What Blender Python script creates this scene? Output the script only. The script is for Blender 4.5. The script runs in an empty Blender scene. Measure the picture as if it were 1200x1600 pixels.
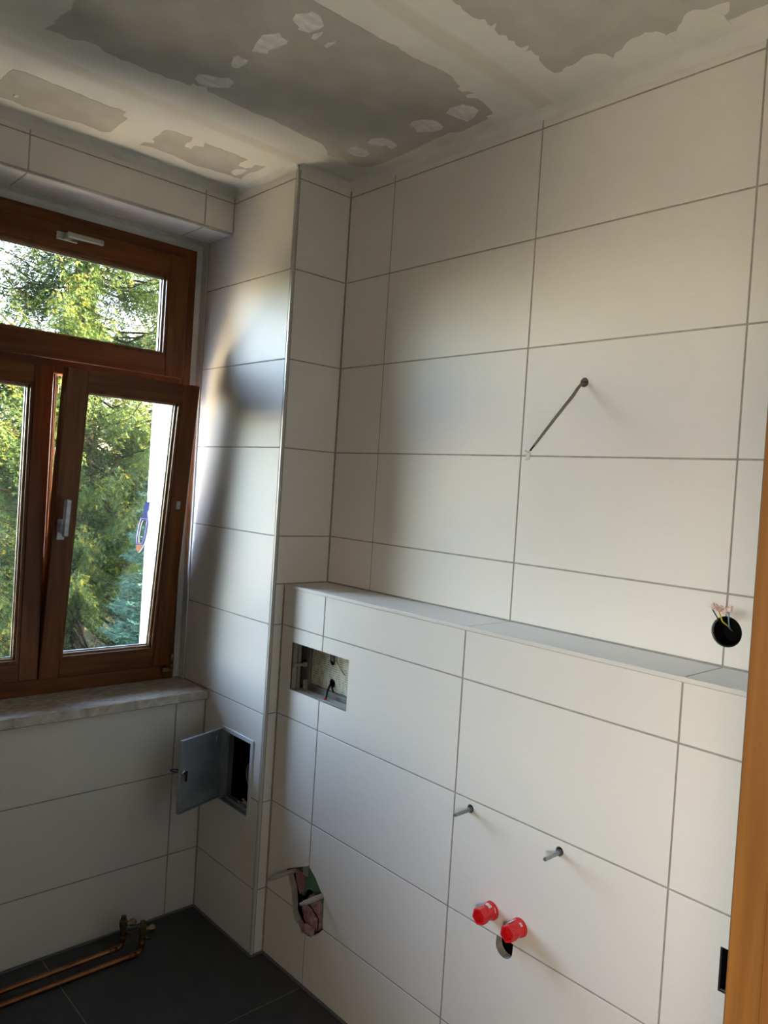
import bpy, bmesh, math, random
import numpy as np
from mathutils import Vector, Matrix

S = bpy.context.scene
COL = S.collection
R = math.radians

# ------------------------------------------------------------------ camera
cam_d = bpy.data.cameras.new('camera'); cam = bpy.data.objects.new('camera', cam_d); COL.objects.link(cam)
CAMP = Vector((-1.7124, -1.3498, 1.6255))
def cam_axes(yaw, pitch, roll):
    f = Vector((math.sin(yaw)*math.cos(pitch), math.cos(yaw)*math.cos(pitch), math.sin(pitch)))
    r = Vector((math.cos(yaw), -math.sin(yaw), 0)); u = r.cross(f)
    return math.cos(roll)*r + math.sin(roll)*u, -math.sin(roll)*r + math.cos(roll)*u, f
cr, cu, cf = cam_axes(0.75396, -0.018638, 0.0638)
cam.matrix_world = Matrix(((cr.x, cu.x, -cf.x, CAMP.x), (cr.y, cu.y, -cf.y, CAMP.y), (cr.z, cu.z, -cf.z, CAMP.z), (0, 0, 0, 1)))
cam_d.sensor_width = 36; cam_d.sensor_fit = 'AUTO'
cam_d.lens = 1209.1/1600*36
cam_d.shift_x = -26.94/1600; cam_d.shift_y = -14.72/1600
cam_d.clip_start = 0.02; cam_d.clip_end = 300
S.camera = cam

# ------------------------------------------------------------------ world, sun, exposure
SUN_DIR = Vector((-0.78, 0.42, -0.36)).normalized()      # the way the light travels
w = bpy.data.worlds.new('world'); S.world = w; w.use_nodes = True
nt = w.node_tree; bg = nt.nodes['Background']
sky = nt.nodes.new('ShaderNodeTexSky'); sky.sky_type = 'NISHITA'; sky.sun_disc = False
sky.sun_elevation = R(21); sky.sun_rotation = R(118); sky.altitude = 300; sky.air_density = 1.0; sky.dust_density = 2.2; sky.ozone_density = 1.2
wbm = nt.nodes.new('ShaderNodeMix'); wbm.data_type = 'RGBA'; wbm.blend_type = 'MULTIPLY'; wbm.inputs[0].default_value = 1
wbm.inputs[7].default_value = (1.14, .97, .89, 1); nt.links.new(sky.outputs[0], wbm.inputs[6]); nt.links.new(wbm.outputs[2], bg.inputs[0]); bg.inputs[1].default_value = 0.46
sd = bpy.data.lights.new('sun', 'SUN'); sd.energy = 19.0; sd.color = (1.0, 0.80, 0.48); sd.angle = R(0.6)
ld = bpy.data.lights.new('hall_fill', 'AREA'); ld.shape = 'DISK'; ld.size = .45; ld.energy = 1.25; ld.color = (1.0, .86, .68)  # added soft fill from the hall, no fixture; brightens right wall and jamb
lo_ = bpy.data.objects.new('hall_fill', ld); COL.objects.link(lo_); lo_.location = (-2.20, -1.50, 1.30); lo_.rotation_euler = Vector((1.0, .55, -.70)).to_track_quat('-Z', 'Y').to_euler()
so = bpy.data.objects.new('sun', sd); COL.objects.link(so); so.rotation_euler = SUN_DIR.to_track_quat('-Z', 'Y').to_euler()
pd = bpy.data.lights.new('window_portal', 'AREA'); pd.shape = 'RECTANGLE'; pd.size = 1.0; pd.size_y = 1.65
pd.cycles.is_portal = True
po = bpy.data.objects.new('window_portal', pd); COL.objects.link(po); po.location = (-0.79, 1.63, 1.67); po.rotation_euler = (R(-90), 0, 0)
S.view_settings.view_transform = 'Standard'; S.view_settings.look = 'None'
S.view_settings.gamma = 1.0; S.view_settings.use_curve_mapping = False
S.view_settings.exposure = 4.78
cy = S.cycles
cy.use_denoising = True; cy.max_bounces = 10; cy.diffuse_bounces = 6; cy.glossy_bounces = 4
cy.transparent_max_bounces = 12; cy.transmission_bounces = 4; cy.caustics_reflective = False; cy.caustics_refractive = False
cy.sample_clamp_indirect = 6.0

# ------------------------------------------------------------------ materials
def new_mat(name, base=(.5, .5, .5), rough=.5, metal=0., spec=.5):
    m = bpy.data.materials.new(name); m.use_nodes = True
    p = m.node_tree.nodes['Principled BSDF']
    p.inputs['Base Color'].default_value = (*base, 1); p.inputs['Roughness'].default_value = rough
    p.inputs['Metallic'].default_value = metal; p.inputs['Specular IOR Level'].default_value = spec
    return m
def noise_mat(name, c1, c2, rough=.5, scale=(8, 8, 8), detail=4., lo=.35, hi=.65, bump=0., bscale=None, metal=0., spec=.5, dist=0., r2=None, coords='Object'):
    m = new_mat(name, c1, rough, metal, spec); t = m.node_tree; N = t.nodes; L = t.links; p = N['Principled BSDF']
    tc = N.new('ShaderNodeTexCoord'); mp = N.new('ShaderNodeMapping'); L.new(tc.outputs[coords], mp.inputs[0]); mp.inputs['Scale'].default_value = scale
    n = N.new('ShaderNodeTexNoise'); n.inputs['Scale'].default_value = 1.; n.inputs['Detail'].default_value = detail; n.inputs['Distortion'].default_value = dist
    L.new(mp.outputs[0], n.inputs['Vector'])
    cr_ = N.new('ShaderNodeValToRGB'); cr_.color_ramp.elements[0].position = lo; cr_.color_ramp.elements[1].position = hi
    cr_.color_ramp.elements[0].color = (*c1, 1); cr_.color_ramp.elements[1].color = (*c2, 1)
    L.new(n.outputs['Fac'], cr_.inputs[0]); L.new(cr_.outputs[0], p.inputs['Base Color'])
    if r2 is not None:
        mr = N.new('ShaderNodeMapRange'); mr.inputs['To Min'].default_value = rough; mr.inputs['To Max'].default_value = r2
        L.new(n.outputs['Fac'], mr.inputs['Value']); L.new(mr.outputs[0], p.inputs['Roughness'])
    if bump:
        b = N.new('ShaderNodeBump'); b.inputs['Strength'].default_value = bump; b.inputs['Distance'].default_value = .002
        if bscale:
            n2 = N.new('ShaderNodeTexNoise'); n2.inputs['Scale'].default_value = bscale; n2.inputs['Detail'].default_value = 3
            L.new(tc.outputs[coords], n2.inputs['Vector']); L.new(n2.outputs['Fac'], b.inputs['Height'])
        else: L.new(n.outputs['Fac'], b.inputs['Height'])
        L.new(b.outputs[0], p.inputs['Normal'])
    return m
M = {}
M['tile'] = noise_mat('glazed_tile', (.708, .673, .618), (.725, .690, .636), rough=.44, scale=(5, 5, 55), detail=5, lo=.3, hi=.7, bump=.04, r2=.52, spec=.25, coords='Generated')
M['grout'] = noise_mat('grout', (.30, .275, .245), (.38, .35, .315), rough=.9, scale=(40, 40, 40))
M['grout_floor'] = noise_mat('floor_grout', (.17, .17, .17), (.24, .24, .24), rough=.9, scale=(40, 40, 40))
M['floor'] = noise_mat('floor_tile', (.030, .032, .036), (.043, .045, .050), rough=.48, scale=(14, 14, 14), detail=8, bump=.10, r2=.6)
M['board'] = noise_mat('board_paper', (.385, .37, .322), (.445, .425, .38), rough=.95, scale=(10, 10, 10), detail=6, bump=.15)
M['plaster'] = noise_mat('plaster_filler', (.60, .585, .53), (.67, .655, .60), rough=.85, scale=(5, 5, 5), detail=6, bump=.10)
M['white_plaster'] = noise_mat('white_plaster', (.60, .59, .56), (.70, .69, .66), rough=.9, scale=(12, 12, 12), detail=5, bump=.2)
M['dab'] = noise_mat('fresh_filler', (.56, .56, .52), (.72, .71, .67), rough=.7, scale=(30, 60, 10), detail=4, bump=.6)
M['wood'] = noise_mat('varnished_wood', (.105, .030, .006), (.18, .058, .012), rough=.32, spec=.25, scale=(34, 34, 3.0), detail=7, dist=.6, bump=.05)
M['wood_h'] = noise_mat('varnished_wood_rail', (.105, .030, .006), (.18, .058, .012), rough=.32, spec=.25, scale=(3.0, 34, 34), detail=7, dist=.6, bump=.05)
M['bead'] = noise_mat('lit_bead_wood', (.24, .115, .035), (.34, .17, .06), rough=.4, scale=(34, 34, 3), detail=6)  # lit copy of the sash wood, light put into the colour
M['door_wood'] = noise_mat('door_frame_wood', (.155, .065, .013), (.22, .098, .023), rough=.38, scale=(45, 45, 2.2), detail=8, dist=.5, bump=.05)
M['stone'] = noise_mat('beige_limestone', (.36, .30, .235), (.60, .54, .46), rough=.22, scale=(16, 40, 16), detail=9, lo=.32, hi=.68, dist=1.5)
M['steel'] = noise_mat('brushed_steel', (.30, .31, .31), (.42, .43, .42), rough=.38, scale=(6, 6, 60), metal=.9)
M['zinc'] = noise_mat('galvanised_steel', (.33, .37, .40), (.44, .48, .51), rough=.40, scale=(9, 9, 9), metal=.75, r2=.5)
M['chrome'] = new_mat('chrome', (.75, .75, .74), .12, 1.)
M['alu'] = new_mat('satin_aluminium', (.47, .46, .42), .30, .85)
M['panel_white'] = new_mat('white_lacquer', (.66, .68, .70), .35)
M['edge'] = new_mat('warm_white_edging', (.66, .63, .58), .5, spec=.3)
M['corner'] = new_mat('pale_corner_profile', (.52, .505, .47), .38, .15, spec=.4)
M['dark'] = new_mat('void_shade', (.004, .004, .004), .95, spec=0.)  # near-black, paints the shade inside hollows
M['black'] = new_mat('black_plastic', (.005, .005, .005), .5, spec=.12)
M['rubber'] = new_mat('black_gasket', (.02, .02, .02), .6)
M['red'] = noise_mat('red_plastic', (.62, .010, .016), (.72, .022, .030), rough=.28, scale=(30, 30, 30))
M['plaster_smear'] = new_mat('dried_plaster_smear', (.62, .58, .52), .8)
M['copper'] = noise_mat('copper', (.20, .075, .028), (.30, .125, .05), rough=.32, scale=(20, 20, 20), metal=.85)
M['brass'] = noise_mat('tarnished_brass', (.13, .095, .045), (.30, .22, .10), rough=.38, scale=(40, 40, 40), metal=.9)
M['green_board'] = noise_mat('green_moisture_board', (.085, .20, .125), (.12, .26, .165), rough=.85, scale=(20, 20, 20))
M['pink_foil'] = noise_mat('pink_film', (.26, .10, .12), (.42, .26, .29), rough=.22, scale=(28, 28, 28), bump=.8)
M['pink_foam'] = noise_mat('pink_foam', (.32, .15, .16), (.42, .22, .22), rough=.9, scale=(20, 20, 20))
M['beige_plastic'] = new_mat('beige_plastic', (.34, .32, .265), .45)
M['grey_plastic'] = new_mat('grey_plastic', (.14, .14, .132), .5, spec=.3)
M['cable'] = new_mat('grey_cable_sheath', (.19, .165, .13), .5)
M['white_wire'] = new_mat('white_wire_insulation', (.70, .69, .62), .45)
M['yellow_wire'] = new_mat('yellow_green_wire', (.62, .50, .05), .4)
M['blue_wire'] = new_mat('blue_wire', (.13, .28, .42), .4)
M['terminal'] = noise_mat('translucent_terminal_block', (.60, .38, .36), (.78, .60, .56), rough=.25, scale=(90, 90, 90))
M['blue_plastic'] = new_mat('blue_plastic', (.035, .045, .16), .35)
M['lilac_plastic'] = new_mat('lilac_plastic', (.17, .17, .30), .35)
M['orange_plastic'] = new_mat('orange_plastic', (.38, .16, .07), .4)
M['navy'] = new_mat('navy_plastic', (.01, .015, .09), .3)
M['white_out'] = noise_mat('white_render', (.74, .73, .71), (.80, .79, .77), rough=.9, scale=(20, 20, 20), bump=.4)
M['roof'] = new_mat('roof_tiles', (.16, .07, .045), .8)
M['bark'] = noise_mat('bark', (.004, .0035, .003), (.012, .009, .007), rough=.95, scale=(12, 12, 3), bump=.8, spec=.04)
M['soil'] = noise_mat('dark_garden_soil', (.004, .0035, .0025), (.010, .011, .005), rough=.95, scale=(3, 3, 3), detail=8, spec=.04)
M['bounce_pale'] = noise_mat('pale_bounce_ground', (.70, .685, .64), (.78, .765, .72), rough=.95, scale=(1, 1, 1), detail=8)  # pale reflector colour for the added slab outside

def glass_mat():
    m = bpy.data.materials.new('window_glass'); m.use_nodes = True; t = m.node_tree; N = t.nodes; L = t.links
    for n in list(N): N.remove(n)
    o = N.new('ShaderNodeOutputMaterial'); mx = N.new('ShaderNodeMixShader'); tr = N.new('ShaderNodeBsdfTransparent'); gl = N.new('ShaderNodeBsdfGlossy')
    fr = N.new('ShaderNodeFresnel'); fr.inputs['IOR'].default_value = 1.45
    tr.inputs[0].default_value = (.95, .965, .955, 1); gl.inputs['Roughness'].default_value = 0.0
    L.new(fr.outputs[0], mx.inputs[0]); L.new(tr.outputs[0], mx.inputs[1]); L.new(gl.outputs[0], mx.inputs[2]); L.new(mx.outputs[0], o.inputs[0])
    return m
M['glass'] = glass_mat()

def ceiling_mat():
    m = noise_mat('skimmed_ceiling', (.60, .585, .53), (.67, .655, .60), rough=.85, scale=(5, 5, 5), detail=6, bump=.10)
    t = m.node_tree; N = t.nodes; L = t.links; p = N['Principled BSDF']
    ramp = [n for n in N if n.type == 'VALTORGB'][0]
    tc = [n for n in N if n.type == 'TEX_COORD'][0]; sx = N.new('ShaderNodeSeparateXYZ'); L.new(tc.outputs['Object'], sx.inputs[0])
    wob = N.new('ShaderNodeTexNoise'); wob.inputs['Scale'].default_value = 6; L.new(tc.outputs['Object'], wob.inputs['Vector'])
    prev = ramp.outputs[0]
    for yc in (.812, -.032, -.875):
        s = N.new('ShaderNodeMath'); s.operation = 'SUBTRACT'; L.new(sx.outputs[1], s.inputs[0]); s.inputs[1].default_value = yc
        a = N.new('ShaderNodeMath'); a.operation = 'ABSOLUTE'; L.new(s.outputs[0], a.inputs[0])
        ad = N.new('ShaderNodeMath'); ad.operation = 'MULTIPLY_ADD'; L.new(wob.outputs['Fac'], ad.inputs[0]); ad.inputs[1].default_value = .02; L.new(a.outputs[0], ad.inputs[2])
        mr = N.new('ShaderNodeMapRange'); mr.inputs['From Min'].default_value = .028; mr.inputs['From Max'].default_value = .042
        mr.inputs['To Min'].default_value = .75; mr.inputs['To Max'].default_value = 0; L.new(ad.outputs[0], mr.inputs['Value'])
        mx = N.new('ShaderNodeMix'); mx.data_type = 'RGBA'; L.new(mr.outputs[0], mx.inputs[0]); L.new(prev, mx.inputs[6]); mx.inputs[7].default_value = (.58, .54, .46, 1)
        prev = mx.outputs[2]
    L.new(prev, p.inputs['Base Color'])
    return m
M['ceiling'] = ceiling_mat()

def sheet_mat():      # printed leaflet: only faint grey lines of unreadable print
    m = new_mat('printed_leaflet', (.55, .55, .43), .6); t = m.node_tree; N = t.nodes; L = t.links; p = N['Principled BSDF']
    tc = N.new('ShaderNodeTexCoord'); sx = N.new('ShaderNodeSeparateXYZ'); L.new(tc.outputs['Object'], sx.inputs[0])
    wv = N.new('ShaderNodeMath'); wv.operation = 'MULTIPLY'; L.new(sx.outputs[2], wv.inputs[0]); wv.inputs[1].default_value = 140.
    fr = N.new('ShaderNodeMath'); fr.operation = 'FRACT'; L.new(wv.outputs[0], fr.inputs[0])
    gt = N.new('ShaderNodeMath'); gt.operation = 'GREATER_THAN'; L.new(fr.outputs[0], gt.inputs[0]); gt.inputs[1].default_value = .62
    nz = N.new('ShaderNodeTexNoise'); mp = N.new('ShaderNodeMapping'); mp.inputs['Scale'].default_value = (1, 70, 30); L.new(tc.outputs['Object'], mp.inputs[0]); L.new(mp.outputs[0], nz.inputs['Vector']); nz.inputs['Scale'].default_value = 1
    g2 = N.new('ShaderNodeMath'); g2.operation = 'GREATER_THAN'; L.new(nz.outputs['Fac'], g2.inputs[0]); g2.inputs[1].default_value = .5
    mu = N.new('ShaderNodeMath'); mu.operation = 'MULTIPLY'; L.new(gt.outputs[0], mu.inputs[0]); L.new(g2.outputs[0], mu.inputs[1])
    mx = N.new('ShaderNodeMix'); mx.data_type = 'RGBA'; L.new(mu.outputs[0], mx.inputs[0]); mx.inputs[6].default_value = (.50, .49, .375, 1); mx.inputs[7].default_value = (.20, .21, .17, 1)
    L.new(mx.outputs[2], p.inputs['Base Color'])
    return m
M['sheet'] = sheet_mat()

def foliage_mat(name, cols):
    m = new_mat(name, cols[0], .65, spec=.06); t = m.node_tree; N = t.nodes; L = t.links; p = N['Principled BSDF']
    at = N.new('ShaderNodeAttribute'); at.attribute_name = 'tone'
    r = N.new('ShaderNodeValToRGB'); L.new(at.outputs['Fac'], r.inputs[0])
    r.color_ramp.elements[0].color = (*cols[0], 1); r.color_ramp.elements[1].color = (*cols[-1], 1)
    for i, c in enumerate(cols[1:-1]):
        e = r.color_ramp.elements.new((i+1)/(len(cols)-1)); e.color = (*c, 1)
    L.new(r.outputs[0], p.inputs['Base Color'])
    tl = N.new('ShaderNodeBsdfTranslucent'); L.new(r.outputs[0], tl.inputs[0])
    ms = N.new('ShaderNodeMixShader'); ms.inputs[0].default_value = .18
    o = N['Material Output']; L.new(p.outputs[0], ms.inputs[1]); L.new(tl.outputs[0], ms.inputs[2]); L.new(ms.outputs[0], o.inputs[0])
    return m
M['spruce'] = foliage_mat('spruce_needles', [(.002, .006, .002), (.006, .014, .004), (.014, .026, .005), (.088, .074, .004)])  # yellow top tone puts sunlight into the needle colour
M['spruce_sunny'] = foliage_mat('sunlit_spruce_needles', [(.006, .011, .002), (.020, .028, .003), (.070, .060, .003), (.135, .098, .004)])  # lit copy of the spruce needles, sunlight painted as yellow
M['spruce_dark'] = foliage_mat('dark_spruce_needles', [(.003, .006, .003), (.006, .011, .005), (.011, .018, .007)])
M['spruce_dry'] = foliage_mat('dry_spruce_needles', [(.008, .007, .004), (.012, .011, .006), (.013, .016, .007), (.025, .025, .011)])
M['autumn'] = foliage_mat('autumn_needles', [(.06, .045, .014), (.11, .08, .02), (.17, .12, .03)])
M['cypress'] = foliage_mat('blue_conifer_needles', [(.005, .018, .014), (.011, .034, .028), (.024, .058, .048)])

# ------------------------------------------------------------------ mesh helpers
def link(name, me, mats, parent=None):
    o = bpy.data.objects.new(name, me); COL.objects.link(o)
    for m in (mats if isinstance(mats, (list, tuple)) else [mats]):
        if m.name not in [x.name for x in me.materials if x]: me.materials.append(m)
    if parent is not None: o.parent = parent
    return o
def tag(o, label=None, cat=None, group=None, kind=None):
    if label: o['label'] = label
    if cat: o['category'] = cat
    if group: o['group'] = group
    if kind: o['kind'] = kind
    return o
def empty(name, loc=(0, 0, 0)):
    o = bpy.data.objects.new(name, None); COL.objects.link(o); o.location = loc; o.empty_display_size = .05
    return o
def world_children(root):            # children are modelled in world coordinates
    inv = Matrix.Translation(-Vector(root.location))
    for c in root.children: c.matrix_parent_inverse = inv
def bm_box(bm, x0, x1, y0, y1, z0, z1, bevel=0., mi=0):
    vs = [bm.verts.new((x, y, z)) for x in (x0, x1) for y in (y0, y1) for z in (z0, z1)]
    fs = [bm.faces.new([vs[i] for i in q]) for q in ((0, 1, 3, 2), (4, 6, 7, 5), (0, 4, 5, 1), (2, 3, 7, 6), (0, 2, 6, 4), (1, 5, 7, 3))]
    for f in fs: f.material_index = mi
    if bevel:
        es = list({e for f in fs for e in f.edges})
        bmesh.ops.bevel(bm, geom=es, offset=bevel, segments=1, affect='EDGES', profile=.5)
    return vs
def frame_of(d):
    d = d.normalized(); a = Vector((0, 0, 1)) if abs(d.z) < .9 else Vector((1, 0, 0))
    x = d.cross(a).normalized(); return x, d.cross(x).normalized()
def bm_tube(bm, pts, rad, n=10, caps=True, mi=0):
    pts = [Vector(p) for p in pts]; rad = rad if isinstance(rad, (list, tuple)) else [rad]*len(pts)
    rings = []; fx = None
    for i, p in enumerate(pts):
        d = (pts[min(i+1, len(pts)-1)] - pts[max(i-1, 0)]).normalized()
        if fx is None: fx, fy = frame_of(d)
        else:
            fx = (fx - d*fx.dot(d)).normalized(); fy = d.cross(fx)
        rings.append([bm.verts.new(p + fx*rad[i]*math.cos(2*math.pi*k/n) + fy*rad[i]*math.sin(2*math.pi*k/n)) for k in range(n)])
    for a, b in zip(rings, rings[1:]):
        for k in range(n):
            f = bm.faces.new((a[k], a[(k+1) % n], b[(k+1) % n], b[k])); f.smooth = n > 7; f.material_index = mi
    if caps:
        bm.faces.new(rings[0][::-1]).material_index = mi; bm.faces.new(rings[-1]).material_index = mi
    return rings
def bm_lathe(bm, origin, axis, prof, n=20, mi=0, twist=0.):      # prof: (distance along axis, radius)
    axis = Vector(axis).normalized(); fx, fy = frame_of(axis); o = Vector(origin); rings = []
    for d, r in prof:
        rings.append([bm.verts.new(o + axis*d + (fx*math.cos(2*math.pi*k/n+twist) + fy*math.sin(2*math.pi*k/n+twist))*r) for k in range(n)])
    for a, b in zip(rings, rings[1:]):
        for k in range(n):
            f = bm.faces.new((a[k], a[(k+1) % n], b[(k+1) % n], b[k])); f.material_index = mi
    bm.faces.new(rings[0][::-1]).material_index = mi; bm.faces.new(rings[-1]).material_index = mi
def bm_prism(bm, pts, off, mi=0):           # polygon pts extruded by vector off
    a = [bm.verts.new(p) for p in pts]; b = [bm.verts.new(Vector(p)+Vector(off)) for p in pts]
    n = len(pts)
    bm.faces.new(a[::-1]).material_index = mi; bm.faces.new(b).material_index = mi
    for i in range(n): bm.faces.new((a[i], a[(i+1) % n], b[(i+1) % n], b[i])).material_index = mi
def done(bm, name, mats, parent=None, smooth_angle=None, fix=True):
    if fix: bmesh.ops.recalc_face_normals(bm, faces=bm.faces)
    me = bpy.data.meshes.new(name); bm.to_mesh(me); bm.free()
    return link(name, me, mats, parent)
def box(name, b, mat, parent=None, bevel=0.):
    bm = bmesh.new(); bm_box(bm, *b, bevel=bevel); return done(bm, name, mat, parent)
def tube(name, pts, rad, mat, parent=None, n=12):
    bm = bmesh.new(); bm_tube(bm, pts, rad, n); return done(bm, name, mat, parent)
def lathe(name, o, ax, prof, mat, parent=None, n=24, twist=0.):
    bm = bmesh.new(); bm_lathe(bm, o, ax, prof, n, twist=twist); return done(bm, name, mat, parent)
def carve(o, cutters):               # cut solid shapes out of one mesh and keep the plain result
    tmp = []; par = o.parent; o.parent = None
    for i, build in enumerate(cutters):
        bm = bmesh.new(); build(bm); bmesh.ops.recalc_face_normals(bm, faces=bm.faces)
        me = bpy.data.meshes.new('cut'); bm.to_mesh(me); bm.free()
        c = bpy.data.objects.new('cut', me); COL.objects.link(c); tmp.append(c)
        md = o.modifiers.new('cut%d' % i, 'BOOLEAN'); md.operation = 'DIFFERENCE'; md.object = c; md.solver = 'EXACT'
    dg = bpy.context.evaluated_depsgraph_get(); dg.update()
    me = bpy.data.meshes.new_from_object(o.evaluated_get(dg)); o.modifiers.clear(); o.data = me
    for c in tmp: bpy.data.objects.remove(c, do_unlink=True)
    o.parent = par

# ------------------------------------------------------------------ main measures
XF, XP, Y1, YW, YN = -.1832, -.2297, .8335, 1.2331, 1.41
ZL = [2.6405, 2.3383, 2.0357, 1.7364, 1.4373, 1.1358, .8315, .5283, .2264, 0.0]
ZC, ZSH, ZHB = 2.684, 1.2731, 2.5246
G = .0045           # joint width
TP = .0011         # how far a tile face stands proud of its joint
DOORY = -1.0

def cut_box(*b): return lambda bm: bm_box(bm, *b)
def cut_cyl(o, ax, L, r, n=28): return lambda bm: bm_lathe(bm, o, ax, [(0, r), (L, r)], n)
def cut_poly(pts, off): return lambda bm: bm_prism(bm, pts, off)
def overlap(b, c): return all(b[2*i] < c[2*i+1] and b[2*i+1] > c[2*i] for i in range(3))

def tiles(parent, plane, face, us, vs, thick, cuts=(), mat=None, skip=None, bev=.0006):
    """plane 'x-' tile face looks to -x at x=face; 'y-' looks to -y; 'z-' looks down; 'z+' looks up."""
    out = []
    for i in range(len(us)-1):
        for j in range(len(vs)-1):
            if skip and skip(i, j): continue
            u0, u1 = sorted((us[i], us[i+1])); v0, v1 = sorted((vs[j], vs[j+1]))
            g = G/2; u0 += g; u1 -= g; v0 += g; v1 -= g
            if plane == 'x-': b = (face, face+thick, u0, u1, v0, v1)
            elif plane == 'y-': b = (u0, u1, face, face+thick, v0, v1)
            elif plane == 'z-': b = (u0, u1, v0, v1, face, face+thick)
            else: b = (u0, u1, v0, v1, face-thick, face)
            o = box('tile', b, mat or M['tile'], parent, bevel=bev)
            near = [c for bb, c in cuts if overlap(b, bb)]
            if near: carve(o, near)
            out.append(o)
    return out

# ------------------------------------------------------------------ room shell
# right wall above the ledge
def struct(name): o = empty(name); o['kind'] = 'structure'; return o
cable_hole = ((-.05, .09, -.205, -.177, 1.915, 1.945), cut_cyl((-.02, -.1909, 1.930), (1, 0, 0), .16, .0125))
box_hole = ((-.05, .09, -.65, -.56, 1.30, 1.40), cut_cyl((-.02, -.6061, 1.3530), (1, 0, 0), .085, .0345))
wr = box('wall_right', (TP, .20, DOORY-.15, Y1+.01, -.05, ZC+.02), M['grout'], None); wr['kind'] = 'structure'
carve(wr, [cable_hole[1], box_hole[1]])
ycols = [Y1-.002, .603, 0, -.603, DOORY+.001]
tiles(wr, 'x-', 0, ycols, [ZC]+ZL[:5]+[ZSH+.002], .006, [cable_hole, box_hole])

# low installation wall with ledge
flush = ((XF-.05, -.03, .467, .768, .9255, 1.0865), cut_box(XF-.02, XF+.06, .467, .768, .9275, 1.0865))
wcp = [(.7216, .3356), (.6054, .3912), (.5689, .3708), (.5391, .3422), (.5174, .325), (.5138, .2249), (.5319, .2062), (.5582, .185), (.5961, .172), (.6245, .165), (.640, .184), (.655, .186), (.6786, .208), (.6823, .2427), (.6897, .278), (.7116, .3117)]
wch = ((XF-.05, -.03, .513, .722, .164, .392), cut_poly([(XF-.02, a, b) for a, b in wcp], (.08, 0, 0)))
slot = ((XF-.05, -.03, -.2225, -.168, .48, .53), cut_poly([(XF-.02, -.1935+.0265*math.cos(t), (.5215 if math.sin(t) > 0 else .5105)+.0265*math.sin(t)) for t in [2*math.pi*k/24 for k in range(24)]], (.08, 0, 0)))
bolt_pos = [(-.0567, .8061), (-.3342, .8023)]
cap_pos = [(-.147, .5820), (-.2364, .5804)]
bh = [((XF-.05, -.03, a-.012, a+.012, b-.012, b+.016), cut_cyl((XF-.02, a, b+.003), (1, 0, 0), .05, .0105)) for a, b in bolt_pos]
ch = [((XF-.05, -.03, a-.03, a+.03, b-.03, b+.03), cut_cyl((XF-.02, a, b), (1, 0, 0), .05, .0228)) for a, b in cap_pos]
sqh = ((XF-.05, -.03, -.80, -.717, .675, .77), cut_box(XF-.02, XF+.06, -.79, -.7187, .678, .7662))
wl = box('wall_right_low', (XF+TP, XF+.024, DOORY, Y1+.002, 0, ZSH-.011), M['grout']); wl['kind'] = 'structure'
lowcuts = [flush, wch, slot, *bh, *ch, sqh]
carve(wl, [c for _, c in lowcuts])
tiles(wl, 'x-', XF, ycols, [ZSH-.0085]+ZL[5:9]+[.004], .006, lowcuts)
top = box('ledge_bed', (XF+.004, .004, DOORY, Y1, ZSH-.030, ZSH-TP), M['grout'], wl)
for y0, y1 in ((.603, Y1), (0, .603), (-.603, 0), (DOORY, -.603)):
    bm = bmesh.new(); bm_box(bm, XF+.0095, -.0015, y0+.0022, y1-.0022, ZSH-.006, ZSH, bevel=.0006)
    done(bm, 'tile', M['tile'], wl)
# thin white edging strip along the ledge
tr = box('trim_1', (XF-.0015, XF+.0085, DOORY, Y1-.001, ZSH-.0105, ZSH+.0005), M['edge'], None, bevel=.0015); tr['kind'] = 'structure'
# dark hollow behind the low wall is closed by the right wall; small plinth of blocks inside
# pillar
hatch = ((-.30, .05, .905, 1.102, .455, .711), cut_box(-.30, -.05, .905, 1.102, .455, .711))
pw = box('wall_pillar', (XP+TP, .10, Y1+TP, 1.60, -.05, ZC+.02), M['grout']); pw['kind'] = 'structure'
carve(pw, [hatch[1]])
prow = [ZC]+ZL[:9]+[.004]
tiles(pw, 'y-', Y1, [XP+.010, -.0012], [ZC]+ZL[:5]+[ZSH+.001], .006)
tiles(pw, 'y-', Y1, [XP+.010, XF-.001], [ZSH+.001]+ZL[5:9]+[.004], .006)
tiles(pw, 'x-', XP, [YN, Y1+.010], [ZC]+ZL[:6]+[.8275], .006, [hatch])
tiles(pw, 'x-', XP, [YW-.001, Y1+.010], [.8275]+ZL[7:9]+[.004], .006, [hatch])
t2 = box('trim_2', (XP-.0012, XP+.0088, Y1-.0012, Y1+.0088, .004, ZC-.002), M['corner'], None, bevel=.0018); t2['kind'] = 'structure'
# window wall: below the sill, lintel, left pier
WX0, WX1 = -1.322, XP                # opening of the niche
XLW = -2.30
wb = empty('wall_back'); wb['kind'] = 'structure'
box('masonry', (XLW, XP+.02, YW+TP, 1.62, -.05, .792), M['grout'], wb)
box('masonry', (XLW, WX0, YW+TP, 1.62, .792, ZC+.02), M['grout'], wb)
box('lintel', (WX0, XP+.02, YW+TP, 1.62, ZHB+TP, ZC+.02), M['grout'], wb)
xc = [XP-.0015, -.3484, -.9514, -1.5544, -2.1574, XLW]
tiles(wb, 'y-', YW, xc, [.791]+ZL[7:9]+[.004], .006)
tiles(wb, 'y-', YW, [XP-.0015, -.3484, -.9514, WX0+.001], [ZC, ZL[0], ZHB+.001], .006)
tiles(wb, 'y-', YW, [WX0, -1.5544, -2.1574, XLW], [ZC]+ZL[:7]+[.791], .006)
tiles(wb, 'z-', ZHB, [XP-.001, -.3484, -.9514, WX0+.001], [YW+.010, YN], .006)
bx = box('edge_strip', (WX0, XP-.001, YW-.0008, YW+.0085, ZHB-.0008, ZHB+.008), M['alu'], wb, bevel=.001)
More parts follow.
